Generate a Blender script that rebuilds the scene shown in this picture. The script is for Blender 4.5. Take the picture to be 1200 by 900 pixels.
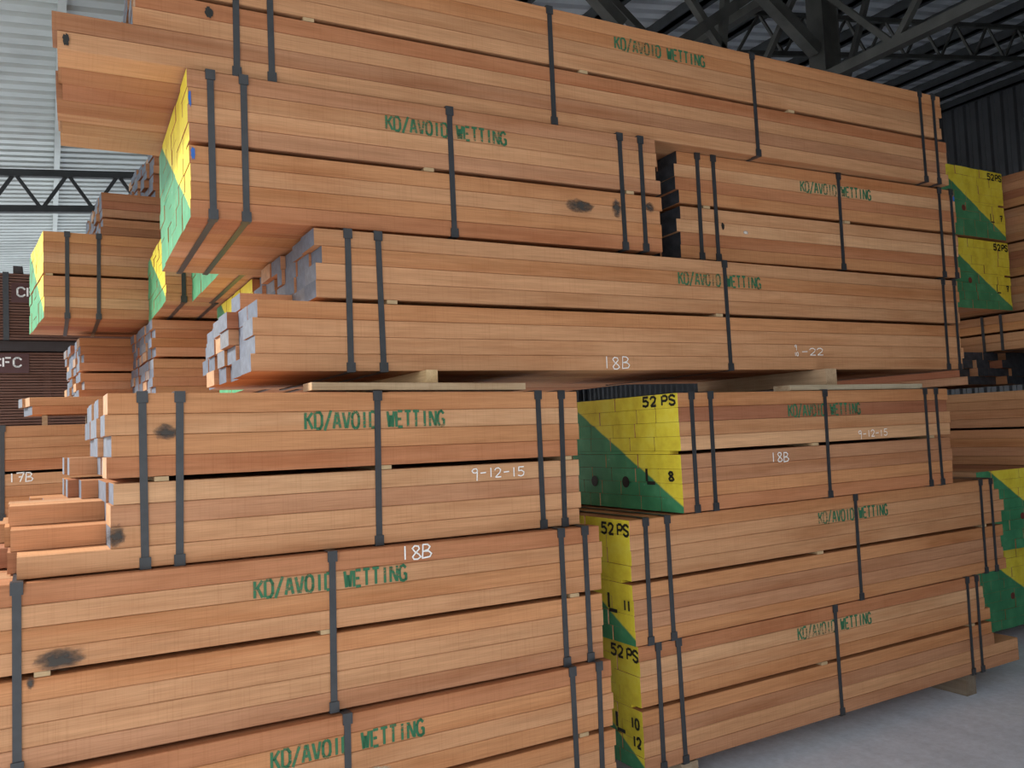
import bpy, bmesh, math, random
from mathutils import Matrix, Vector

scene = bpy.context.scene
for o in list(bpy.data.objects):
    bpy.data.objects.remove(o)
COL = scene.collection
RAD = math.radians

# ------------------------------------------------------------------ camera
cam_d = bpy.data.cameras.new('camera')
cam_d.sensor_width = 36.0
cam_d.lens = 979.0 / 1200.0 * 36.0
cam_d.clip_end = 300
cam = bpy.data.objects.new('camera', cam_d)
COL.objects.link(cam)
yaw, pitch, roll = RAD(29.147), RAD(3.414), RAD(-2.392)
F = Vector((math.sin(yaw)*math.cos(pitch), math.cos(yaw)*math.cos(pitch), math.sin(pitch)))
R0 = Vector((math.cos(yaw), -math.sin(yaw), 0))
U0 = R0.cross(F)
Rr = R0*math.cos(roll) + U0*math.sin(roll)
Uu = U0*math.cos(roll) - R0*math.sin(roll)
m3 = Matrix((Rr, Uu, -F)).transposed()
cam.matrix_world = Matrix.Translation((0, 0, 1.488)) @ m3.to_4x4()
scene.camera = cam

# ------------------------------------------------------------------ light
world = bpy.data.worlds.new('sky')
scene.world = world
world.use_nodes = True
bg = world.node_tree.nodes['Background']
bg.inputs['Color'].default_value = (0.96, 0.98, 1.0, 1)
bg.inputs['Strength'].default_value = 1.5
sun_d = bpy.data.lights.new('sun', 'SUN')
sun_d.energy = 5.0
sun_d.angle = RAD(9)
sun_d.color = (1.0, 0.95, 0.86)
sun = bpy.data.objects.new('sun', sun_d)
COL.objects.link(sun)
sun.rotation_euler = Vector((1.5, -0.60, -1.0)).to_track_quat('-Z', 'Y').to_euler()
scene.view_settings.view_transform = 'Standard'
scene.view_settings.look = 'None'
scene.view_settings.gamma = 1.0
scene.view_settings.use_curve_mapping = False
scene.view_settings.exposure = 0.44

# ------------------------------------------------------------------ materials
def mat(name):
    m = bpy.data.materials.new(name)
    m.use_nodes = True
    nt = m.node_tree
    return m, nt, nt.nodes['Principled BSDF']

def N(nt, typ, **kw):
    n = nt.nodes.new(typ)
    for k, v in kw.items():
        if k.startswith('i_'):
            n.inputs[k[2:].replace('_', ' ')].default_value = v
        else:
            setattr(n, k, v)
    return n

def math_node(nt, op, a, b):
    n = nt.nodes.new('ShaderNodeMath')
    n.operation = op
    for i, v in enumerate((a, b)):
        if isinstance(v, (int, float)):
            n.inputs[i].default_value = v
        else:
            nt.links.new(v, n.inputs[i])
    return n.outputs[0]

def ramp(nt, fac, stops):
    n = nt.nodes.new('ShaderNodeValToRGB')
    el = n.color_ramp.elements
    while len(el) < len(stops):
        el.new(0.5)
    for e, (p, c) in zip(el, stops):
        e.position = p
        e.color = (*c, 1) if len(c) == 3 else c
    nt.links.new(fac, n.inputs[0])
    return n.outputs[0]

def mulcol(nt, a, b, fac=1.0, blend='MULTIPLY'):
    n = nt.nodes.new('ShaderNodeMix')
    n.data_type = 'RGBA'
    n.blend_type = blend
    n.inputs[0].default_value = fac if isinstance(fac, (int, float)) else 0
    if not isinstance(fac, (int, float)):
        nt.links.new(fac, n.inputs[0])
    for s, v in ((6, a), (7, b)):
        if isinstance(v, tuple):
            n.inputs[s].default_value = (*v, 1)
        else:
            nt.links.new(v, n.inputs[s])
    return n.outputs[2]

def noise(nt, vec, scale, detail=3.0, rough=0.55, mapping=None):
    n = nt.nodes.new('ShaderNodeTexNoise')
    n.inputs['Scale'].default_value = scale
    n.inputs['Detail'].default_value = detail
    n.inputs['Roughness'].default_value = rough
    if mapping:
        mp = nt.nodes.new('ShaderNodeMapping')
        mp.inputs['Scale'].default_value = mapping
        nt.links.new(vec, mp.inputs['Vector'])
        vec = mp.outputs[0]
    nt.links.new(vec, n.inputs['Vector'])
    return n.outputs['Fac']

def wood_material(name, stain=1.0):
    m, nt, b = mat(name)
    L = nt.links
    tc = nt.nodes.new('ShaderNodeTexCoord')
    oi = nt.nodes.new('ShaderNodeObjectInfo')
    off = nt.nodes.new('ShaderNodeVectorMath')
    off.operation = 'ADD'
    k = math_node(nt, 'MULTIPLY', oi.outputs['Random'], 137.0)
    cx = nt.nodes.new('ShaderNodeCombineXYZ')
    for i in range(3):
        L.new(k, cx.inputs[i])
    L.new(tc.outputs['Object'], off.inputs[0])
    L.new(cx.outputs[0], off.inputs[1])
    v = off.outputs[0]
    grain = noise(nt, v, 1.0, 4, 0.6, (1.6, 55, 55))
    fine = noise(nt, v, 1.0, 2, 0.5, (9, 320, 320))
    blotch = noise(nt, v, 2.3, 3, 0.6, (1.0, 3.0, 3.0))
    saw = noise(nt, v, 1.0, 2, 0.7, (150, 2.0, 2.0))
    c = mulcol(nt, oi.outputs['Color'], ramp(nt, grain, [(0.30, (0.87, 0.85, 0.82)), (0.5, (1, 1, 1)), (0.72, (1.08, 1.09, 1.10))]))
    c = mulcol(nt, c, ramp(nt, fine, [(0.3, (0.88, 0.87, 0.85)), (0.65, (1.06, 1.06, 1.06))]))
    c = mulcol(nt, c, ramp(nt, blotch, [(0.28, (0.88, 0.82, 0.77)), (0.5, (1, 1, 1)), (0.75, (1.05, 1.05, 1.05))]))
    c = mulcol(nt, c, ramp(nt, saw, [(0.30, (0.93, 0.91, 0.89)), (0.48, (1, 1, 1))]))
    streak = noise(nt, v, 1.0, 3, 0.6, (0.8, 11, 11))
    c = mulcol(nt, c, ramp(nt, streak, [(0.30, (0.86, 0.76, 0.68)), (0.5, (1, 1, 1)), (0.7, (1.05, 1.08, 1.10))]))
    # a few dusty smudges
    sm = noise(nt, v, 3.2, 5, 0.65, (1.5, 6, 6))
    smf = ramp(nt, sm, [(0.72, (0, 0, 0)), (0.80, (0.5*stain,)*3)])
    c = mulcol(nt, c, (0.13, 0.09, 0.06), smf, 'MIX')
    L.new(c, b.inputs['Base Color'])
    b.inputs['Roughness'].default_value = 0.72
    b.inputs['Specular IOR Level'].default_value = 0.25
    bp = nt.nodes.new('ShaderNodeBump')
    bp.inputs['Strength'].default_value = 0.25
    bp.inputs['Distance'].default_value = 0.002
    hgt = math_node(nt, 'ADD', fine, saw)
    L.new(hgt, bp.inputs['Height'])
    L.new(bp.outputs[0], b.inputs['Normal'])
    return m

WOOD = wood_material('sawn_wood')

def simple(name, col, rough=0.6, metal=0.0, var=0.15, scale=20.0, spec=0.5):
    m, nt, b = mat(name)
    tc = nt.nodes.new('ShaderNodeTexCoord')
    n = noise(nt, tc.outputs['Object'], scale, 4)
    c = mulcol(nt, col, ramp(nt, n, [(0.3, (1-var,)*3), (0.7, (1+var,)*3)]))
    nt.links.new(c, b.inputs['Base Color'])
    b.inputs['Roughness'].default_value = rough
    b.inputs['Metallic'].default_value = metal
    b.inputs['Specular IOR Level'].default_value = spec
    return m

def end_grey():
    m, nt, b = mat('grey_end_sealer')
    tc = nt.nodes.new('ShaderNodeTexCoord')
    oi = nt.nodes.new('ShaderNodeObjectInfo')
    n = noise(nt, tc.outputs['Object'], 35, 5, 0.7)
    tone = ramp(nt, oi.outputs['Random'], [(0.0, (0.060, 0.075, 0.105)), (0.4, (0.085, 0.105, 0.145)), (0.75, (0.105, 0.120, 0.150)), (0.90, (0.13, 0.135, 0.15)), (0.93, (0.36, 0.20, 0.10))])
    c = mulcol(nt, tone, ramp(nt, n, [(0.25, (0.6, 0.6, 0.6)), (0.7, (1.25, 1.25, 1.25))]))
    nt.links.new(c, b.inputs['Base Color'])
    b.inputs['Roughness'].default_value = 0.55
    return m
GREY = end_grey()
DARKGREY = simple('dark_end_sealer', (0.045, 0.05, 0.06), 0.5, 0, 0.4, 30)
RAW = simple('sawn_end_grain', (0.40, 0.20, 0.09), 0.8, 0, 0.25, 60, 0.2)
STRAP = simple('black_plastic_strap', (0.032, 0.034, 0.038), 0.42, 0, 0.2, 30)
CHALK = simple('white_crayon', (0.85, 0.83, 0.80), 0.9, 0, 0.1, 90)
BLACKPAINT = simple('black_stencil_paint', (0.015, 0.014, 0.012), 0.6, 0, 0.2, 60)
STICK = simple('pale_spacer_wood', (0.46, 0.32, 0.18), 0.8, 0, 0.15, 25, 0.2)
BEARER = wood_material('weathered_bearer_wood', 0.6)

def faded(name, col, lo, hi):
    m, nt, b = mat(name)
    tc = nt.nodes.new('ShaderNodeTexCoord')
    n = noise(nt, tc.outputs['Object'], 1.0, 4, 0.7, (45, 45, 120))
    big = noise(nt, tc.outputs['Object'], 9.0, 1, 0.5)
    mixed = math_node(nt, 'ADD', math_node(nt, 'MULTIPLY', n, 0.6), math_node(nt, 'MULTIPLY', big, 0.4))
    a = ramp(nt, mixed, [(lo, (0.15,)*3), (hi, (0.95,)*3)])
    nt.links.new(a, b.inputs['Alpha'])
    b.inputs['Base Color'].default_value = (*col, 1)
    b.inputs['Roughness'].default_value = 0.8
    return m
GREENINK = faded('faded_green_stencil_ink', (0.035, 0.16, 0.075), 0.40, 0.52)
GREENINK2 = faded('fresh_green_stencil_ink', (0.03, 0.15, 0.07), 0.36, 0.46)
def soft_stain(name, col, strength=0.9):
    m, nt, b = mat(name)
    tc = nt.nodes.new('ShaderNodeTexCoord')
    sub = nt.nodes.new('ShaderNodeVectorMath')
    sub.operation = 'SUBTRACT'
    nt.links.new(tc.outputs['Generated'], sub.inputs[0])
    sub.inputs[1].default_value = (0.5, 0.5, 0.5)
    sp = nt.nodes.new('ShaderNodeSeparateXYZ')
    nt.links.new(sub.outputs[0], sp.inputs[0])
    r2 = math_node(nt, 'ADD', math_node(nt, 'MULTIPLY', sp.outputs['X'], sp.outputs['X']), math_node(nt, 'MULTIPLY', sp.outputs['Z'], sp.outputs['Z']))
    n = noise(nt, tc.outputs['Object'], 1.0, 4, 0.65, (30, 30, 60))
    v = math_node(nt, 'SUBTRACT', math_node(nt, 'MULTIPLY', n, 0.9), math_node(nt, 'MULTIPLY', r2, 2.2))
    a = ramp(nt, v, [(0.0, (0, 0, 0)), (0.42, (strength,)*3)])
    nt.links.new(a, b.inputs['Alpha'])
    b.inputs['Base Color'].default_value = (*col, 1)
    b.inputs['Roughness'].default_value = 0.85
    return m
STAIN = soft_stain('dark_mould_stain', (0.05, 0.045, 0.04))

def paint_material(root, W, H):
    """yellow end paint with a green corner; the diagonal is laid out in the pack's own frame"""
    m, nt, b = mat('yellow_green_end_paint')
    tc = nt.nodes.new('ShaderNodeTexCoord')
    tc.object = root
    sp = nt.nodes.new('ShaderNodeSeparateXYZ')
    nt.links.new(tc.outputs['Object'], sp.inputs[0])
    y = math_node(nt, 'MULTIPLY', sp.outputs['Y'], 1.10*H/W)
    d = math_node(nt, 'SUBTRACT', sp.outputs['Z'], y)
    wob = noise(nt, tc.outputs['Object'], 14, 3)
    d = math_node(nt, 'ADD', d, math_node(nt, 'MULTIPLY', wob, 0.012))
    f = ramp(nt, math_node(nt, 'ADD', d, 0.48 - 0.04*H), [(0.488, (0, 0, 0)), (0.497, (1, 1, 1))])
    n1 = noise(nt, tc.outputs['Object'], 9, 5, 0.65)
    yel = ramp(nt, n1, [(0.25, (0.60, 0.44, 0.03)), (0.5, (0.76, 0.62, 0.045)), (0.75, (0.82, 0.72, 0.10))])
    grn = ramp(nt, n1, [(0.25, (0.03, 0.17, 0.075)), (0.55, (0.05, 0.25, 0.11)), (0.8, (0.10, 0.33, 0.17))])
    c = mulcol(nt, grn, yel, f, 'MIX')
    nb = noise(nt, tc.outputs['Object'], 6.5, 5, 0.7)
    bare = ramp(nt, nb, [(0.70, (0, 0, 0)), (0.76, (0.8,)*3)])
    c = mulcol(nt, c, (0.55, 0.62, 0.66), bare, 'MIX')
    nt.links.new(c, b.inputs['Base Color'])
    b.inputs['Roughness'].default_value = 0.55
    return m

def metal_sheet(name, col, var=0.2):
    m, nt, b = mat(name)
    tc = nt.nodes.new('ShaderNodeTexCoord')
    n = noise(nt, tc.outputs['Object'], 1.2, 4, 0.6)
    c = mulcol(nt, col, ramp(nt, n, [(0.3, (1-var,)*3), (0.7, (1+var*0.6,)*3)]))
    nt.links.new(c, b.inputs['Base Color'])
    b.inputs['Roughness'].default_value = 0.45
    b.inputs['Metallic'].default_value = 0.25
    return m
SHEET = metal_sheet('galvanised_roof_sheet', (0.50, 0.55, 0.55))
STEEL = simple('painted_roof_steel', (0.075, 0.078, 0.074), 0.6, 0.1, 0.25, 6)
DARKSTEEL = simple('dark_truss_steel', (0.04, 0.045, 0.05), 0.6, 0.1, 0.25, 6)

def concrete():
    m, nt, b = mat('pale_concrete')
    tc = nt.nodes.new('ShaderNodeTexCoord')
    n = noise(nt, tc.outputs['Object'], 1.1, 6, 0.62)
    n2 = noise(nt, tc.outputs['Object'], 26, 5, 0.7)
    n3 = noise(nt, tc.outputs['Object'], 1.0, 4, 0.6, (7, 1.2, 1))
    c = ramp(nt, n, [(0.28, (0.60, 0.66, 0.75)), (0.5, (0.70, 0.76, 0.86)), (0.72, (0.77, 0.83, 0.91))])
    c = mulcol(nt, c, ramp(nt, n2, [(0.3, (0.86,)*3), (0.7, (1.08,)*3)]))
    c = mulcol(nt, c, ramp(nt, n3, [(0.3, (0.88,)*3), (0.6, (1.0,)*3)]))
    nt.links.new(c, b.inputs['Base Color'])
    b.inputs['Roughness'].default_value = 0.6
    bp = nt.nodes.new('ShaderNodeBump')
    bp.inputs['Strength'].default_value = 0.15
    bp.inputs['Distance'].default_value = 0.004
    nt.links.new(n2, bp.inputs['Height'])
    nt.links.new(bp.outputs[0], b.inputs['Normal'])
    return m
CONCRETE = concrete()

# ------------------------------------------------------------------ mesh helpers
def mesh_obj(name, verts, faces, mats, parent=None, loc=None, mi=None, color=None):
    me = bpy.data.meshes.new(name)
    me.from_pydata(verts, [], faces)
    for m in (mats if isinstance(mats, (list, tuple)) else [mats]):
        me.materials.append(m)
    if mi:
        me.polygons.foreach_set('material_index', mi)
    o = bpy.data.objects.new(name, me)
    COL.objects.link(o)
    if parent:
        o.parent = parent
    if loc:
        o.location = loc
    if color:
        o.color = (*color, 1)
    return o

def empty(name, loc, rot=(0, 0, 0)):
    o = bpy.data.objects.new(name, None)
    o.empty_display_size = 0.1
    COL.objects.link(o)
    o.location = loc
    o.rotation_euler = rot
    return o

def tag(o, label, cat, group=None):
    o['label'] = label
    o['category'] = cat
    if group:
        o['group'] = group
    return o

def struct(o, label=None):
    o['kind'] = 'structure'
    if label:
        o['label'] = label
    return o

BOXF = [(0, 3, 2, 1), (4, 5, 6, 7), (0, 1, 5, 4), (1, 2, 6, 5), (2, 3, 7, 6), (3, 0, 4, 7)]
def boxv(x0, y0, z0, x1, y1, z1):
    return [(x0, y0, z0), (x1, y0, z0), (x1, y1, z0), (x0, y1, z0), (x0, y0, z1), (x1, y0, z1), (x1, y1, z1), (x0, y1, z1)]

class MB:
    def __init__(self):
        self.v, self.f = [], []
    def box(self, *a):
        n = len(self.v)
        self.v += boxv(*a)
        self.f += [tuple(i+n for i in q) for q in BOXF]
        return self
    def beam(self, a, b, w, h=None):
        """rectangular bar from a to b"""
        h = h or w
        a, b = Vector(a), Vector(b)
        d = (b-a).normalized()
        up = Vector((0, 0, 1)) if abs(d.z) < 0.95 else Vector((1, 0, 0))
        s = d.cross(up).normalized()*w/2
        u = s.cross(d).normalized()*h/2
        n = len(self.v)
        for p in (a, b):
            for q in (-s-u, s-u, s+u, -s+u):
                self.v.append(tuple(p+q))
        self.f += [tuple(i+n for i in q) for q in BOXF]
        return self
    def make(self, name, m, parent=None, loc=None, color=None):
        return mesh_obj(name, self.v, self.f, m, parent, loc, None, color)

def board_mesh(name, L, w, t, m_side, m_left, m_right, parent, loc, color, rng, sl=0.0):
    """one sawn board: chamfered long edges, origin at its front lower left corner; boards bow very slightly"""
    c = 0.0020
    prof = [(c, 0), (w-c, 0), (w, c), (w, t-c), (w-c, t), (c, t), (0, t-c), (0, c)]
    v = [(sl*y, y, z) for y, z in prof] + [(L, y, z) for y, z in prof]
    f = [(i, (i+1) % 8, 8+(i+1) % 8, 8+i) for i in range(8)]
    f = [tuple(reversed(q)) for q in f]
    f += [tuple(range(8)), tuple(range(15, 7, -1))]
    f = [tuple(reversed(q)) for q in f]
    mi = [0]*8 + [1, 2]
    return mesh_obj(name, v, f, [m_side, m_left, m_right], parent, loc, mi, color)

TONES = [((0.508, 0.258, 0.134), 4), ((0.480, 0.231, 0.113), 4), ((0.423, 0.186, 0.091), 2.2),
         ((0.536, 0.294, 0.164), 2.0), ((0.376, 0.154, 0.082), 0.8), ((0.499, 0.236, 0.103), 1.5)]
CODE = dict(T=(0.513, 0.263, 0.132), L=(0.565, 0.312, 0.164), O=(0.499, 0.231, 0.103), R=(0.442, 0.186, 0.087), D=(0.329, 0.132, 0.070), B=(0.437, 0.213, 0.113))
def tone(rng, mul=1.0):
    c = rng.choices([t for t, _ in TONES], [w for _, w in TONES])[0]
    k = rng.uniform(0.90, 1.08)*mul
    return tuple(x*k*rng.uniform(0.97, 1.03) for x in c)

# ---- stroke lettering ------------------------------------------------------
GL = {
 'K': [[(0, 0), (0, 1)], [(.2, .5), (1, 1)], [(.35, .62), (1, 0)]],
 'D': [[(0, 0), (0, 1)], [(.25, 1), (.7, 1), (1, .78), (1, .22), (.7, 0), (.25, 0)]],
 '/': [[(0, -.12), (1, 1.12)]],
 'A': [[(0, 0), (.42, 1)], [(.58, 1), (1, 0)], [(.34, .33), (.66, .33)]],
 'V': [[(0, 1), (.42, 0)], [(.58, 0), (1, 1)]],
 'O': [[(.38, 1), (.12, .9), (0, .72), (0, .28), (.12, .1), (.38, 0)], [(.62, 1), (.88, .9), (1, .72), (1, .28), (.88, .1), (.62, 0)]],
 'I': [[(.5, 0), (.5, 1)]],
 'W': [[(0, 1), (.22, 0)], [(.28, .02), (.46, .75)], [(.54, .75), (.72, .02)], [(.78, 0), (1, 1)]],
 'E': [[(0, 0), (0, 1)], [(.25, 1), (1, 1)], [(.25, .5), (.8, .5)], [(.25, 0), (1, 0)]],
 'T': [[(.5, 0), (.5, .93)], [(0, 1), (1, 1)]],
 'N': [[(0, 0), (0, 1)], [(.12, .95), (.88, .05)], [(1, 0), (1, 1)]],
 'G': [[(.9, .85), (.6, 1), (.2, .92), (0, .7), (0, .3), (.2, .06), (.6, 0), (1, .1), (1, .42)], [(.6, .45), (1, .45)]],
 'P': [[(0, 0), (0, 1)], [(.25, 1), (.75, 1), (1, .85), (1, .62), (.75, .47), (.25, .47)]],
 'S': [[(1, .85), (.7, 1), (.3, 1), (0, .83), (.05, .62), (.42, .53)], [(.58, .48), (.95, .38), (1, .17), (.7, 0), (.3, 0), (0, .15)]],
 'L': [[(0, .12), (0, 1)], [(0, 0), (1, 0)]],
 'C': [[(1, .82), (.7, 1), (.3, 1), (0, .8), (0, .55)], [(0, .45), (0, .2), (.3, 0), (.7, 0), (1, .18)]],
 'F': [[(0, 0), (0, 1)], [(.25, 1), (1, 1)], [(.25, .52), (.8, .52)]],
 'B': [[(.08, 1), (.05, .5), (0, 0)], [(.08, 1), (.6, .98), (.85, .8), (.65, .6), (.15, .5)], [(.15, .5), (.7, .48), (1, .28), (.8, .06), (0, 0)]],
 '0': [[(.4, 1), (.1, .85), (0, .5), (.1, .15), (.4, 0)], [(.6, 1), (.9, .85), (1, .5), (.9, .15), (.6, 0)]],
 '1': [[(.5, 0), (.5, 1)]],
 '2': [[(0, .78), (.2, .97), (.6, 1), (.95, .8), (.8, .5), (.1, .04)], [(.05, 0), (1, .02)]],
 '5': [[(.95, 1), (.15, 1), (.1, .58)], [(.1, .58), (.6, .62), (1, .42), (.9, .12), (.5, 0), (0, .1)]],
 '6': [[(.9, .9), (.5, 1), (.1, .7), (0, .35), (.2, .02), (.7, 0), (1, .25), (.8, .52), (.2, .5)]],
 '7': [[(0, .95), (1, 1), (.45, 0)], [(.25, .5), (.85, .55)]],
 '8': [[(.75, .95), (.35, 1), (.1, .82), (.35, .58), (.8, .35), (1, .15), (.65, 0), (.25, .02), (.1, .2), (.45, .48), (.85, .75), (.75, .95)]],
 '9': [[(.85, .7), (.6, .55), (.2, .58), (0, .78), (.25, .97), (.7, 1), (.85, .8), (.75, -.25)]],
 '-': [[(.05, .48), (.95, .52)]],
}
def lettering(name, text, x, z, pitch, h, w, stroke, material, parent, frame, jitter=0.0, seed=1):
    """flat painted strokes; frame maps (u, v) -> local point"""
    rng = random.Random(seed)
    v, f = [], []
    for i, ch in enumerate(text):
        if ch == ' ':
            continue
        jx, jz = rng.uniform(-jitter, jitter), rng.uniform(-jitter, jitter)
        for pl in GL[ch]:
            pts = [Vector((x + i*pitch + px*w + jx, z + py*h + jz)) for px, py in pl]
            for a, b in zip(pts, pts[1:]):
                d = (b-a)
                if d.length < 1e-6:
                    continue
                d.normalize()
                e = d*stroke*(0.3 if len(pts) > 2 else 0.0)
                n = Vector((-d.y, d.x))*stroke/2
                k = len(v)
                for q in (a-e-n, b+e-n, b+e+n, a-e+n):
                    v.append(frame(q.x, q.y))
                f.append((k, k+1, k+2, k+3))
    return mesh_obj(name, v, f, material, parent)

def blob(name, x, z, rx, rz, parent, y=-0.0042, seed=3, material=None):
    rng = random.Random(seed)
    v = [(x, y, z)]
    n = 22
    for i in range(n):
        a = 2*math.pi*i/n
        k = rng.uniform(0.7, 1.1)
        v.append((x+math.cos(a)*rx*k, y, z+math.sin(a)*rz*k))
    f = [(0, 1+i, 1+(i+1) % n) for i in range(n)]
    return mesh_obj(name, v, f, material or STAIN, parent)

# ------------------------------------------------------------------ timber packs
def layer_z(k, t, gap, n):
    return k*t + (gap if k >= n//2 else 0)

def strap_part(root, x, W, H, rng, wid=0.022, guards=True, name='strap'):
    th = 0.0014
    o1 = 0.0035
    lean = rng.uniform(-0.006, 0.006)
    ring_o = [(-o1-th, -o1-th), (W+o1+th, -o1-th), (W+o1+th, H+o1+th), (-o1-th, H+o1+th)]
    ring_i = [(-o1, -o1), (W+o1, -o1), (W+o1, H+o1), (-o1, H+o1)]
    v = []
    for xx in (x-wid/2, x+wid/2):
        for r in (ring_o, ring_i):
            for (yy, zz) in r:
                v.append((xx + lean*(zz/H-0.5), yy, zz))
    f = []
    for i in range(4):
        j = (i+1) % 4
        f += [(i, j, 8+j, 8+i), (4+j, 4+i, 12+i, 12+j), (i, 4+i, 4+j, j), (8+i, 8+j, 12+j, 12+i)]
    s = mesh_obj(name, v, f, STRAP, root)
    if guards:
        for top in (0, 1):
            g = MB()
            gw, gh, gt = wid*0.72, 0.030, 0.004
            dx = lean*(top-0.5)
            y0 = -o1-th-gt
            if top:
                g.box(x+dx-gw, y0, H-gh, x+dx+gw, y0+gt+0.001, H+0.0025)
                g.box(x+dx-gw, y0, H+0.0025, x+dx+gw, 0.03, H+0.0045)
            else:
                g.box(x+dx-gw, y0, -0.0025, x+dx+gw, y0+gt+0.001, gh)
                g.box(x+dx-gw, y0, -0.0045, x+dx+gw, 0.03, -0.0025)
            gg = g.make('corner_guard', STRAP, s)
    return s

def timber_pack(label, O, yaw_d, tilt_d, L, W=0.955, t=0.0611, n=8, gap=0.015, lend='grey', rend='raw',
                ragl=0.02, ragr=0.02, straps=(), stencil=None, left=None, right=None, seed=1, mul=1.0, guards=True,
                spacers=(), group='strapped timber packs', ncol=None, skew=0.0, tones=None):
    rng = random.Random(seed*7919+11)
    root = empty('timber_pack', O, (0, -RAD(tilt_d), RAD(yaw_d)))
    tag(root, label, 'timber pack', group)
    H = n*t + gap
    em = {'grey': GREY, 'raw': RAW, 'dark': DARKGREY}
    pm = paint_material(root, W, H) if 'paint' in (lend, rend) else None
    ml = pm if lend == 'paint' else em[lend]
    mr = pm if rend == 'paint' else em[rend]
    left = left or {}
    right = right or {}
    for k in range(n):
        m = rng.choice((6, 7)) if ncol is None else ncol
        ws = [rng.uniform(0.9, 1.12) for _ in range(m)]
        if m == 7:
            ws[rng.randrange(1, 7)] *= 0.55
        s = sum(ws)
        ws = [w*W/s for w in ws]
        y = 0.0
        lo = rng.uniform(-1, 1)
        ro = rng.uniform(-1, 1)
        for c, w in enumerate(ws):
            if lend == 'paint':
                xl = rng.uniform(-0.0025, 0.0025)
            else:
                xl = ragl*(0.35*lo + rng.uniform(-1, 1))
            xr = ragr*(0.9*ro + 0.5*rng.uniform(-1, 1))
            if rend == 'paint':
                xr = rng.uniform(-0.0025, 0.0025)
            xl += left.get((k, None), 0.0) + skew*y/W
            if (k, c) in left:
                xl = left[(k, c)]
            xr += right.get((k, None), 0.0)
            yo = rng.uniform(-0.0016, 0.0004) if c == 0 else 0.0
            z = layer_z(k, t, gap, n)
            col = tone(rng, mul)
            if c == 0 and tones:
                kk = rng.uniform(0.95, 1.05)
                col = tuple(q*kk for q in CODE[tones[n-1-k]])
            board_mesh('board', L+xr-xl, w-0.0028, t-0.0009, WOOD, ml, mr, root,
                       (xl, y+yo, z), col, rng, skew/W)
            y += w
    # spacer sticks in the slot between the two halves of the pack
    zs = (n//2)*t
    if lend == 'paint' and gap > 0:
        MB().box(0.0, 0.07, zs+0.0005, 0.05, W-0.004, zs+gap-0.001).make('spacer', pm, root)
    for x in spacers:
        MB().box(x-0.02, 0.004*rng.uniform(-1, 1), zs+0.0005, x+0.02, W-0.004, zs+gap-0.001).make('spacer', STICK, root)
    for x in straps:
        strap_part(root, x, W, H, rng, guards=guards)
    if stencil:
        front = lambda u, v: (u, -0.0032, v)
        zt = layer_z(6 if stencil[1] is None else stencil[1], t, gap, n)
        for word, off, ink in (('KD/AVOID', 0, GREENINK), ('WETTING', 9, GREENINK2)):
            lettering('stencil_lettering', word, stencil[0]+off*0.0320, zt+0.004, 0.0320, t-0.009, 0.0232, 0.0092, ink, root, front, 0.0006, seed)
    root['_W'] = W
    return root

def front(u, v):
    return (u, -0.0040, v)
def chalk(root, text, x, z, pitch, h, w, seed=1, stroke=0.0042):
    return lettering('crayon_writing', text, x, z, pitch, h, w, stroke, CHALK, root, front, 0.002, seed)
def end_text(root, text, y, z, pitch, h, w, stroke=0.0105, seed=1):
    """black stencilled characters on the painted left end; y is where the text starts (from the front edge)"""
    fr = lambda u, v: (-0.0040, y-u, v)
    return lettering('stencil_number', text, 0, z, pitch, h, w, stroke, BLACKPAINT, root, fr, 0.0, seed)
def end_dot(root, y, z, r, material):
    v = [(-0.0045, y, z)] + [(-0.0045, y+math.cos(a*math.pi/8)*r, z+math.sin(a*math.pi/8)*r) for a in range(16)]
    f = [(0, 1+i, 1+(i+1) % 16) for i in range(16)]
    return mesh_obj('paint_dot', v, f, material, root)
REDDOT = simple('dark_red_paint', (0.16, 0.03, 0.02), 0.6)

# ================================================================== structure
g = 60
fl = mesh_obj('floor', boxv(-3.0, -3.2, -0.2, 17, 24, 0), BOXF, CONCRETE)
struct(fl, 'pale grey concrete warehouse floor')
yard = mesh_obj('floor_yard', boxv(-70, -80, -0.22, 60, 60, -0.01), BOXF, simple('yard_ground', (0.26, 0.255, 0.24), 0.9, 0, 0.15, 0.6))
struct(yard, 'open paved yard outside the shed')

def corrugated(name, x0, z0, x1, z1, y0, y1, pitch=0.2, depth=0.035, material=SHEET):
    prof = []
    y = y0
    while y < y1:
        prof += [(y, 0), (y+pitch*0.55, 0), (y+pitch*0.68, depth), (y+pitch*0.87, depth)]
        y += pitch
    prof.append((y, 0))
    v = []
    for yy, dz in prof:
        for off in (0, 0.012):
            v += [(x0, yy, z0+dz+off), (x1, yy, z1+dz+off)]
    f = []
    for i in range(len(prof)-1):
        a, b = 4*i, 4*i+4
        f += [(a, a+1, b+1, b), (a+2, b+2, b+3, a+3)]
    return mesh_obj(name, v, f, material)

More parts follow.
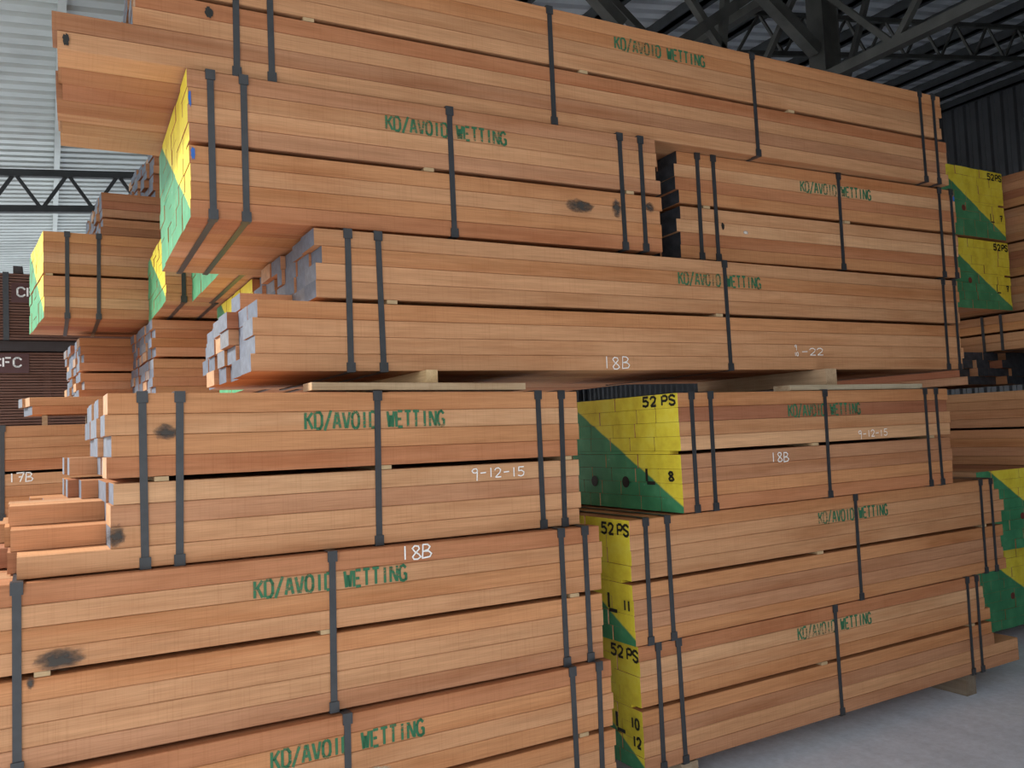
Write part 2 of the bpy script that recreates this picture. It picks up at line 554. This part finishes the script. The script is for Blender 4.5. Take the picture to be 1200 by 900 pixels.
XR = 1.6
ROOFDARK = metal_sheet('dull_roof_sheet', (0.68, 0.72, 0.77))
ZL0, ZLR = 4.62, 5.08
XE = -2.8
YF = -3.0
roofL = struct(corrugated('ceiling', XE, 4.62+0.0885*(XE+3.6), XR, 5.08, YF, 21, 0.2, 0.05), 'pale corrugated roof sheeting over the left bay')
SL = (5.08-4.62)/(XR+3.6)
ZR0, SR = 5.35, 0.165
roofR = struct(corrugated('ceiling_main', XR, ZR0, 16.4, ZR0+SR*(16.4-XR), YF, 24, 0.2, 0.05, ROOFDARK), 'dark corrugated roof of the main bay')
for x in (-2.7, -1.3, 0.12, 1.3):
    z = 4.62 + SL*(x+3.6)
    MB().box(x-0.03, YF, z-0.10, x+0.03, 21, z-0.001).make('purlin', SHEET, roofL)
x = XR+0.3
while x < 16.2:
    z = ZR0 + SR*(x-XR)
    p = MB()
    p.box(x-0.03, YF, z-0.15, x+0.03, 24, z-0.002)
    p.box(x-0.03, YF, z-0.15, x+0.09, 24, z-0.13)
    p.make('purlin', DARKSTEEL, roofR)
    x += 1.05
struct(mesh_obj('trim_1', boxv(XR-0.02, YF, 5.06, XR+0.02, 24, 5.45), BOXF, ROOFDARK), 'unseen sheet strip added to block sun between the two roofs')  # added strip, stops sun leaking through the gap onto the floor
# walls: far right and far back, ribbed sheet
def rib_wall(name, a, b, z1, label):
    a, b = Vector(a), Vector(b)
    d = b-a
    n = int(d.length/0.25)
    e = d.normalized()
    s = Vector((-e.y, e.x))
    v, f = [], []
    for i in range(n+1):
        for q, o in ((0, 0), (0.1, 0), (0.14, 0.04), (0.21, 0.04)):
            p = a + e*(i*0.25+q) + s*o
            v += [(p.x, p.y, 0), (p.x, p.y, z1)]
    for i in range(len(v)//2-1):
        f.append((2*i, 2*i+2, 2*i+3, 2*i+1))
    o = mesh_obj(name, v, f, metal_sheet(name+'_sheet', (0.085, 0.09, 0.10)))
    return struct(o, label)
rib_wall('wall_right', (16.2, 24), (16.2, -3), 7.9, 'dark ribbed sheet wall far right')
rib_wall('wall_back', (1.6, 23.8), (16.2, 23.8), 7.9, 'dark ribbed sheet wall at the back')

rib_wall('wall_light_blocker', (16.2, -2.9), (2.8, -2.9), 7.9, 'unseen dark ribbed wall added to keep light off the right side')  # out of view, placed to cut daylight on the right-hand packs
# trusses ------------------------------------------------------------------
def lattice(label, P0, P1, depth, nbay, material, chord=0.07, web=0.035, group=None, posts=False):
    root = empty('roof_truss', P0)
    tag(root, label, 'truss', group)
    d = Vector(P1)-Vector(P0)
    dz = Vector((0, 0, depth))
    MB().beam((0, 0, 0), d, chord).make('bottom_chord', material, root)
    MB().beam(dz, d+dz, chord).make('top_chord', material, root)
    for i in range(nbay):
        a, m_, b = d*(i/nbay), d*((i+0.5)/nbay)+dz, d*((i+1)/nbay)
        MB().beam(a, m_, web).make('web_bar', material, root)
        MB().beam(m_, b, web).make('web_bar', material, root)
    return root

lattice('dark slender lattice truss under the pale roof at far left', (-2.6, 10.4, 3.94), (1.5, 10.4, 4.31), 0.40, 8, DARKSTEEL, 0.075, 0.036, 'roof trusses')
lattice('lattice truss crossing the dark roof above the right-hand packs', (6.1, 6.0, 5.22), (15.5, 6.0, 6.86), 0.42, 14, STEEL, 0.05, 0.026, 'roof trusses')
lattice('deeper lattice truss further back behind the steel column', (1.8, 11.4, 5.0), (15.8, 11.4, 7.2), 0.55, 18, DARKSTEEL, 0.06, 0.03, 'roof trusses')
lattice('main girder running back under the dark roof beside the column', (5.95, -2.7, 4.47), (5.95, 23, 4.47), 1.0, 15, STEEL, 0.085, 0.05, 'roof trusses')
col_o = empty('steel_column', (6.35, 5.15, 0))
tag(col_o, 'grey steel column with crossing knee braces rising behind the topmost pack', 'column')
cb = MB()
cb.box(-0.10, -0.012, 0, 0.10, 0.012, 5.9)
cb.make('web', STEEL, col_o)
for s in (-1, 1):
    MB().box(s*0.10-0.010, -0.09, 0, s*0.10+0.010, 0.09, 5.9).make('flange', STEEL, col_o)
MB().box(-0.2, -0.2, 0, 0.2, 0.2, 0.02).make('base_plate', STEEL, col_o)
for a, b, w in (((-0.12, 0, 0.0), (-1.45, 0, 0.82), 0.11), ((-1.9, 0, -0.35), (-0.15, 0, 0.90), 0.09), ((-1.3, 0, -0.3), (-1.15, 0, 0.75), 0.06),
                ((-1.25, 0, -0.25), (-2.1, 0, 0.70), 0.06), ((-0.9, 0.6, -0.4), (-2.4, 0.6, 0.65), 0.07), ((0.2, 0, -0.4), (0.75, 0, 0.9), 0.05), ((-2.2, 0.2, -0.1), (-3.0, 0.2, 0.52), 0.10)):
    MB().beam(a, b, w).make('brace_bar', STEEL, col_o, (0, 0, 4.9))

# ================================================================== packs in front
H8 = 8*0.0605+0.02
# topmost pack: lowest two layers run out far to the left
top_left = {}
for k in range(2, 8):
    top_left[(k, None)] = 0.225
top_left[(1, None)] = -0.015
p_top = timber_pack('topmost long pack of reddish boards with lowest layers jutting out left under the roof', (0.04, 2.923, 2.764), -1.33, 0.20, 4.36,
    straps=(0.545, 0.662, 1.82, 2.958, 4.194, 4.305), stencil=(2.152, 6), left=top_left, ragl=0.012, ragr=0.012, seed=1, tones='OOTTRTBT',
    spacers=(0.80, 1.98, 3.2), lend='grey', right={(0, None): 0.03, (1, None): 0.025, (2, None): 0.02, (3, None): 0.02, (4, None): 0.0}, mul=0.97)
blob('mark', 0.020, 0.030, 0.010, 0.022, p_top, seed=5, material=BLACKPAINT)
blob('mark', 0.455, 0.208, 0.014, 0.022, p_top, seed=6, material=BLACKPAINT)

p_ul = timber_pack('overhanging upper left pack with yellow and green painted end, below the topmost pack', (0.419, 2.882, 2.248), -0.95, 0.39, 1.955,
    straps=(0.072, 0.18, 0.953, 1.756, 1.866), stencil=(0.694, 6), lend='paint', ragr=0.02, seed=2, tones='BTTBOTOR', spacers=(0.86, 1.80))
blob('stain', 1.53, 0.163, 0.085, 0.038, p_ul, seed=8)
blob('stain', 1.72, 0.170, 0.03, 0.05, p_ul, seed=9)
blob('stain', 1.90, 0.19, 0.03, 0.03, p_ul, seed=10)

BLUEPAINT = simple('blue_paint', (0.03, 0.13, 0.45), 0.6)
blob('paint_mark', 0.012, 0.215, 0.008, 0.024, p_ul, seed=31, material=BLUEPAINT)
blob('paint_mark', 0.006, 0.40, 0.005, 0.03, p_ul, seed=32, material=BLUEPAINT)
p_ur = timber_pack('upper right pack with dark sealed left end, beside the overhanging upper left pack', (2.557, 2.944, 2.268), -2.46, -0.10, 1.98,
    straps=(0.127, 0.224, 1.053, 1.842, 1.945), stencil=(0.785, 6), lend='dark', ragl=0.012, ragr=0.015, seed=3, tones='OLROTLRO', spacers=(0.175, 1.10))
blob('mark', 0.262, 0.165, 0.010, 0.020, p_ur, seed=12, material=BLACKPAINT)
blob('paint_mark', 1.966, 0.455, 0.008, 0.018, p_ur, seed=33, material=BLUEPAINT)
blob('chalk_smudge', 0.40, 0.145, 0.022, 0.012, p_ur, seed=13, material=soft_stain('chalk_smudge_paint', (0.7, 0.68, 0.65)))

mid_left = {(k, None): 0.245 for k in range(4, 8)}
mid_left[(4, 2)] = 0.03
p_mid = timber_pack('long middle pack with ragged blue-grey ends resting on loose bearers at eye level', (0.60, 2.837, 1.731), 0.56, 0.24, 3.93,
    straps=(0.338, 0.456, 2.145, 3.789, 3.892), stencil=(1.866, 6), left=mid_left, lend='grey', ragl=0.022, skew=-0.0, ragr=0.015, seed=4, tones='TOTTOTTT', spacers=(0.50, 2.10))
chalk(p_mid, '18B', 1.425, 0.006, 0.050, 0.050, 0.038, 2)
chalk(p_mid, '9', 2.575, 0.099, 0.03, 0.020, 0.014, 3, 0.0036)
chalk(p_mid, '10', 2.570, 0.066, 0.014, 0.018, 0.012, 3, 0.0036)
chalk(p_mid, '-22', 2.622, 0.072, 0.055, 0.034, 0.042, 4, 0.0040)

l1_left = {(0, 0): -0.235, (1, 0): 0.0, (1, 1): -0.252, (2, 2): -0.257, (0, 1): -0.26, (0, 2): -0.30, (1, 2): -0.27, (2, 3): -0.262, (0, 3): -0.28, (1, 3): -0.30,
           (3, 3): -0.05, (3, 4): -0.085, (4, 4): -0.08, (3, 5): -0.09, (4, 5): -0.09, (2, 4): -0.16, (1, 4): -0.28, (0, 4): -0.30, (2, 5): -0.2}
p_l1 = timber_pack('left pack with blue-grey ends and lower boards jutting out left in steps, dated 9-12-15', (0.157, 2.724, 1.139), 1.20, -0.45, 1.668, t=0.0630,
    straps=(0.09, 0.191, 0.83, 1.487, 1.589), stencil=(0.581, 6), left=l1_left, lend='grey', ragl=0.013, ragr=0.010, seed=5, tones='OLORLBTT', spacers=(0.14, 0.86, 1.61), ncol=6)
chalk(p_l1, '9-12-15', 1.190, 0.202, 0.0325, 0.034, 0.026, 5, 0.0042)
blob('stain', 0.155, 0.40, 0.045, 0.028, p_l1, seed=14)
blob('stain', 0.012, 0.10, 0.03, 0.04, p_l1, seed=15)

p_l2 = timber_pack('lower left pack marked 18B in white crayon on its top board', (-0.72, 2.674, 0.638), 0.72, -0.51, 2.585,
    straps=(0.64, 1.519, 2.409, 2.517), stencil=(1.273, 6), lend='grey', ragl=0.02, ragr=0.008, seed=6, tones='RTOTOTTB', spacers=(0.70, 1.50, 2.46))
chalk(p_l2, '18B', 1.756, 0.453, 0.042, 0.046, 0.034, 6, 0.0050)
blob('stain', 0.745, 0.288, 0.085, 0.036, p_l2, seed=16)
blob('stain', 0.672, 0.235, 0.012, 0.02, p_l2, seed=17)

p_l3 = timber_pack('bottom left pack in the foreground, cut off by the lower frame edge', (-0.72, 2.640, 0.118), 0.93, -0.27, 2.60,
    straps=(0.656, 1.546, 2.418, 2.534), stencil=(1.308, 6), lend='grey', ragl=0.02, ragr=0.010, seed=7, tones='ROTOOTTO', spacers=(0.70, 1.60, 2.46))
blob('paint_smudge', 1.64, 0.30, 0.07, 0.03, p_l3, seed=18, material=soft_stain('pale_green_smudge', (0.42, 0.5, 0.40), 0.6))

p_r1 = timber_pack('right pack under the bearers with yellow and green end lettered 52 PS and L 8', (2.316, 2.728, 1.128), 1.38, 0.07, 1.89,
    straps=(0.072, 0.179, 0.912, 1.693, 1.789), stencil=(0.663, 6), lend='paint', ragr=0.010, seed=8, tones='ODTLBBOR', spacers=(0.83, 1.73))
chalk(p_r1, '9-12-15', 1.142, 0.272, 0.0325, 0.032, 0.025, 7, 0.0040)
chalk(p_r1, '18B', 0.528, 0.182, 0.042, 0.042, 0.032, 8, 0.0045)
end_text(p_r1, '52', 0.225, 0.455, 0.052, 0.040, 0.036)
end_text(p_r1, 'PS', 0.098, 0.455, 0.048, 0.040, 0.034)
end_text(p_r1, 'L', 0.225, 0.120, 0.05, 0.062, 0.055, 0.015)
end_text(p_r1, '8', 0.080, 0.134, 0.05, 0.036, 0.032)
end_dot(p_r1, 0.615, 0.118, 0.026, BLACKPAINT)
end_dot(p_r1, 0.375, 0.120, 0.026, BLACKPAINT)

p_r2 = timber_pack('right middle pack with yellow end lettered 52 PS and L 11', (2.053, 2.755, 0.615), 1.11, 0.22, 2.59,
    straps=(0.078, 0.196, 1.383, 2.428, 2.525), stencil=(1.118, 6), lend='paint', ragr=0.020, seed=9, tones='OTTTOBBO', spacers=(1.12, 2.45),
    right={(7, None): -0.03, (6, None): 0.0, (5, None): 0.03, (4, None): 0.03, (3, None): 0.03, (0, None): 0.02})
end_text(p_r2, '52', 0.185, 0.440, 0.048, 0.044, 0.034)
end_text(p_r2, 'PS', 0.075, 0.440, 0.040, 0.044, 0.030)
end_text(p_r2, 'L', 0.160, 0.125, 0.05, 0.070, 0.055, 0.015)
end_text(p_r2, '11', 0.062, 0.138, 0.026, 0.040, 0.020)

p_r3 = timber_pack('bottom right pack on the floor with yellow end lettered L, 10 and 12', (2.084, 2.773, 0.104), 0.41, 0.35, 2.33,
    straps=(0.094, 0.206, 1.163, 2.197, 2.279), stencil=(0.908, 6), lend='paint', ragr=0.016, seed=10, tones='RLTOOBTB', spacers=(1.07, 2.22),
    right={(0, None): 0.30, (1, None): 0.31, (2, None): 0.06, (3, None): 0.06, (4, None): 0.05, (5, None): 0.03, (6, None): 0.02, (7, None): -0.02})
end_text(p_r3, '52', 0.185, 0.440, 0.048, 0.044, 0.034)
end_text(p_r3, 'PS', 0.075, 0.440, 0.040, 0.044, 0.030)
end_text(p_r3, 'L', 0.170, 0.135, 0.05, 0.070, 0.055, 0.015)
end_text(p_r3, '10', 0.075, 0.168, 0.030, 0.040, 0.024)
end_text(p_r3, '12', 0.068, 0.095, 0.030, 0.040, 0.024)

# ================================================================== packs behind, left
T6 = 0.0455
p_lm2 = timber_pack('pack with pale green painted end seen just under the overhanging pack', (0.685, 3.875, 2.268), 0, 0, 1.8, W=0.845, lend='paint', seed=21, straps=(0.10, 0.26))
p_lm1 = timber_pack('thinner pack with yellow and green end left of the pale green end', (0.555, 4.735, 2.270), 0, 0, 2.2, W=0.86, t=T6, gap=0.014, lend='paint', seed=22, straps=(0.09, 0.25))
p_lm3 = timber_pack('pack with yellow painted end hidden behind the ragged end of the middle pack', (0.84, 3.95, 1.757), 0, 0, 2.2, W=0.92, lend='paint', seed=23, straps=(0.10, 0.26))
p_lb1 = timber_pack('far left pack with bright yellow-white end and two black straps', (-0.015, 5.62, 2.292), 0, 0, 3.0, W=0.86, t=0.063, lend='paint', seed=24, skew=-0.085, straps=(0.125, 0.295), spacers=(0.03, 0.60), mul=0.97)
p_g1 = timber_pack('pack of short stock with speckled grey ends left of the middle pack', (0.55, 5.30, 1.80), -0.3, 0, 2.4, W=0.9, t=0.0545, lend='grey', ragl=0.012, seed=25, skew=-0.05)
p_g2 = timber_pack('pack with ragged grey ends beneath the bright-ended far left pack', (0.20, 6.24, 1.79), -0.3, 0, 2.6, t=0.0555, lend='grey', ragl=0.018, seed=26, skew=-0.08)
p_lb2 = timber_pack('low pack with grey ends on top of the bright-ended far left pack', (0.31, 5.95, 2.835), -0.6, 0, 3.2, W=0.9, t=0.054, n=6, gap=0.012, lend='grey', ragl=0.012, seed=27, skew=-0.06)
p_lb3 = timber_pack('highest rear pack with dark grey ends tucked under the topmost pack', (0.63, 6.05, 3.19), -0.6, 0, 3.0, W=0.9, t=0.055, n=6, gap=0.012, lend='grey', ragl=0.02, seed=28, skew=-0.09)
p_g4 = timber_pack('rear pack marked 17B at the left frame edge behind the stepped boards', (-0.45, 5.288, 1.14), 0.5, 0, 2.8, W=0.95, lend='grey', ragl=0.02, seed=29, straps=(0.235,))
chalk(p_g4, '17B', 0.262, 0.200, 0.042, 0.048, 0.034, 9, 0.006)
p_g5 = timber_pack('thin stack of boards with pale ragged ends above the pack marked 17B', (-0.095, 5.95, 1.728), 0.3, 0, 0.55, W=0.27, ncol=2, t=0.055, n=2, gap=0.0, lend='grey', ragl=0.015, seed=30, skew=-0.05)

# dark brown packs of thin slats at far left, stencilled CFC
SLAT = wood_material('dark_brown_slat_wood', 0.3)
def slat_pack(label, O, L, W, n, pitch, letters):
    rng = random.Random(int(O[2]*100))
    root = empty('slat_pack', O)
    tag(root, label, 'timber pack', 'dark slat packs')
    H = n*pitch
    st = MB()
    for i in range(n):
        d = rng.uniform(0, 0.006)
        st.box(rng.uniform(0, .02), d, i*pitch, L-rng.uniform(0, .02), W-0.01, i*pitch+pitch*0.72)
    o = st.make('slats', SLAT, root, None, (0.15, 0.075, 0.055))
    o['kind'] = 'stuff'
    for x in (0.3, L*0.5, L-0.3):
        k = MB()
        for i in range(n-1):
            k.box(x-0.03, 0.02, i*pitch+pitch*0.72, x+0.03, W-0.02, (i+1)*pitch)
        q = k.make('spacer', SLAT, root, None, (0.10, 0.05, 0.04))
    for x in letters['straps']:
        strap_part(root, x, W, H, rng, 0.05, guards=False)
    fr = lambda u, v: (u, -0.006, v)
    p = lettering('stencil_lettering', 'CFC', letters['x'], letters['z'], 0.085, 0.085, 0.062, 0.016, CHALK, root, fr)
    MB().box(letters['x']-0.05, -0.004, letters['z']-0.06, letters['x']+0.30, 0.008, letters['z']+0.13).make('backing_board', SLAT, root, None, (0.10, 0.05, 0.05))
    return root
slat_pack('upper dark brown slat pack marked CFC beside the bright-ended pack', (-1.7, 9.27, 2.59), 3.4, 1.0, 24, 0.027, dict(x=1.455, z=0.42, straps=(1.36, 2.6)))
slat_pack('lower dark brown slat pack marked CFC at the left frame edge', (-1.7, 9.30, 0.10), 3.4, 1.0, 88, 0.027, dict(x=1.25, z=2.23, straps=(0.9, 2.6)))

# ================================================================== packs behind, right (boards run away from us)
rb = 'packs stacked crosswise at the right'
def cross(label, O, L, W, seed, **kw):
    return timber_pack(label, O, 90, 0, L, W=W, seed=seed, group=rb, **kw)
b1 = cross('rear right crosswise pack with yellow and green end, the upper one below the roof', (6.225, 3.55, 2.765), 1.4, 0.955, 41, lend='paint')
b2 = cross('rear right crosswise pack with yellow and green end, directly beneath the uppermost one', (6.255, 3.56, 2.245), 1.4, 0.955, 42, lend='paint')
b3 = cross('right crosswise pack with bright yellow top corner at the frame edge above the floor pack', (5.96, 3.15, 0.628), 3.5, 0.955, 43, lend='paint')
b4 = cross('lowest right crosswise pack with green and yellow end near the concrete floor', (5.99, 3.27, 0.10), 3.5, 0.955, 44, lend='paint')
for b in (b1, b2):
    end_text(b, '52', 0.185, 0.440, 0.048, 0.044, 0.034)
    end_text(b, 'PS', 0.085, 0.440, 0.040, 0.044, 0.030)
    end_text(b, 'L', 0.180, 0.125, 0.05, 0.060, 0.045, 0.010)
    end_text(b, '7', 0.062, 0.138, 0.026, 0.040, 0.026)
for b in (b1, b2, b3, b4):
    end_dot(b, 0.50, 0.20, 0.022, REDDOT)
b5 = cross('low crosswise stack with dark ragged ends beside the right end of the middle pack', (6.75, 3.75, 1.71), 1.2, 0.85, 45, lend='dark', n=4, gap=0.0, ragl=0.06)
b6 = cross('crosswise stack with two black straps above the dark ragged ends', (7.1, 2.9, 1.958), 2.05, 0.90, 46, n=4, gap=0.016, straps=(0.72, 0.86), guards=False)
b7 = cross('crosswise pack seen from its long side right of the dated right pack', (6.67, 2.7, 1.135), 2.25, 0.95, 47, mul=0.9)
b8 = cross('brown crosswise pack at the right frame edge beside the two painted ends, lower', (7.22, 2.3, 2.245), 2.65, 0.92, 48, mul=0.9)
b9 = cross('brown crosswise pack at the right frame edge beside the two painted ends, upper', (7.22, 2.3, 2.765), 2.65, 0.92, 49, mul=0.9)

# ================================================================== loose bearers
def bearer(name, label, loc, dims, rot=(0, 0, 0), col=(0.40, 0.27, 0.16), m=None, seed=1):
    rng = random.Random(seed)
    L, w, t = dims
    o = board_mesh(name, L, w, t, m or BEARER, m or BEARER, m or BEARER, None, loc, col, rng)
    o.rotation_euler = rot
    return tag(o, label, 'timber', 'loose bearers between packs')
bearer('loose_board', 'weathered flat board lying on the left pack under the bearer block', (0.766, 2.735, 1.6605), (0.828, 0.10, 0.026), (0, RAD(0.45), RAD(1.2)), (0.40, 0.28, 0.17), None, 1)
bearer('bearer_block', 'pale square bearer carrying the middle pack above the left pack', (1.247, 2.79, 1.6840), (0.90, 0.045, 0.049), (0, 0, RAD(90.5)), (0.62, 0.44, 0.24), None, 2)
bearer('loose_board', 'greyish flat board lying on the right pack under its bearer block', (3.012, 2.755, 1.6345), (1.0, 0.10, 0.026), (0, -RAD(0.07), RAD(1.4)), (0.42, 0.36, 0.26), None, 3)
bearer('bearer_block', 'brown square bearer carrying the middle pack above the right pack', (3.386, 2.80, 1.6630), (0.90, 0.078, 0.078), (0, 0, RAD(91)), (0.42, 0.29, 0.18), None, 4)
bearer('floor_bearer', 'short weathered floor bearer under the right end of the bottom right pack', (4.33, 2.81, 0.0), (0.90, 0.085, 0.112), (0, 0, RAD(90)), (0.20, 0.16, 0.12), None, 5)
bearer('floor_bearer', 'weathered floor bearer under the left end of the bottom right pack', (2.36, 2.775, 0.0), (0.95, 0.09, 0.100), (0, 0, RAD(90)), (0.34, 0.27, 0.19), None, 6)
for i, xx in enumerate((-0.3, 1.6)):
    bearer('floor_bearer', ('floor bearer under the left end of the bottom left pack', 'floor bearer under the right end of the bottom left pack')[i], (xx, 2.66, 0.0), (0.95, 0.09, 0.108 if i else 0.114), (0, 0, RAD(90)), (0.34, 0.27, 0.19), None, 7+i)
for i, xx in enumerate((0.0, 0.25)):
    bearer('bearer_block', ('small bearer under the ragged end of the thin board stack', 'small bearer under the middle of the thin board stack')[i], (xx, 5.96, 1.646), (0.26, 0.03, 0.080), (0, 0, RAD(90)), (0.4, 0.3, 0.2), None, 9+i)
bearer('bearer_block', 'dark bearer on top of the upper slat pack', (-0.20, 9.30, 3.24), (0.9, 0.08, 0.07), (0, 0, RAD(90)), (0.06, 0.05, 0.05), None, 12)
bearer('slat_pack_bearer', 'long dark bearer added to fill the gap between the two dark slat packs', (-1.65, 9.31, 2.483), (3.3, 0.9, 0.100), (0, 0, 0), (0.05, 0.04, 0.04), None, 13)  # full-depth dark slab, keeps the bright yard from showing through the gap
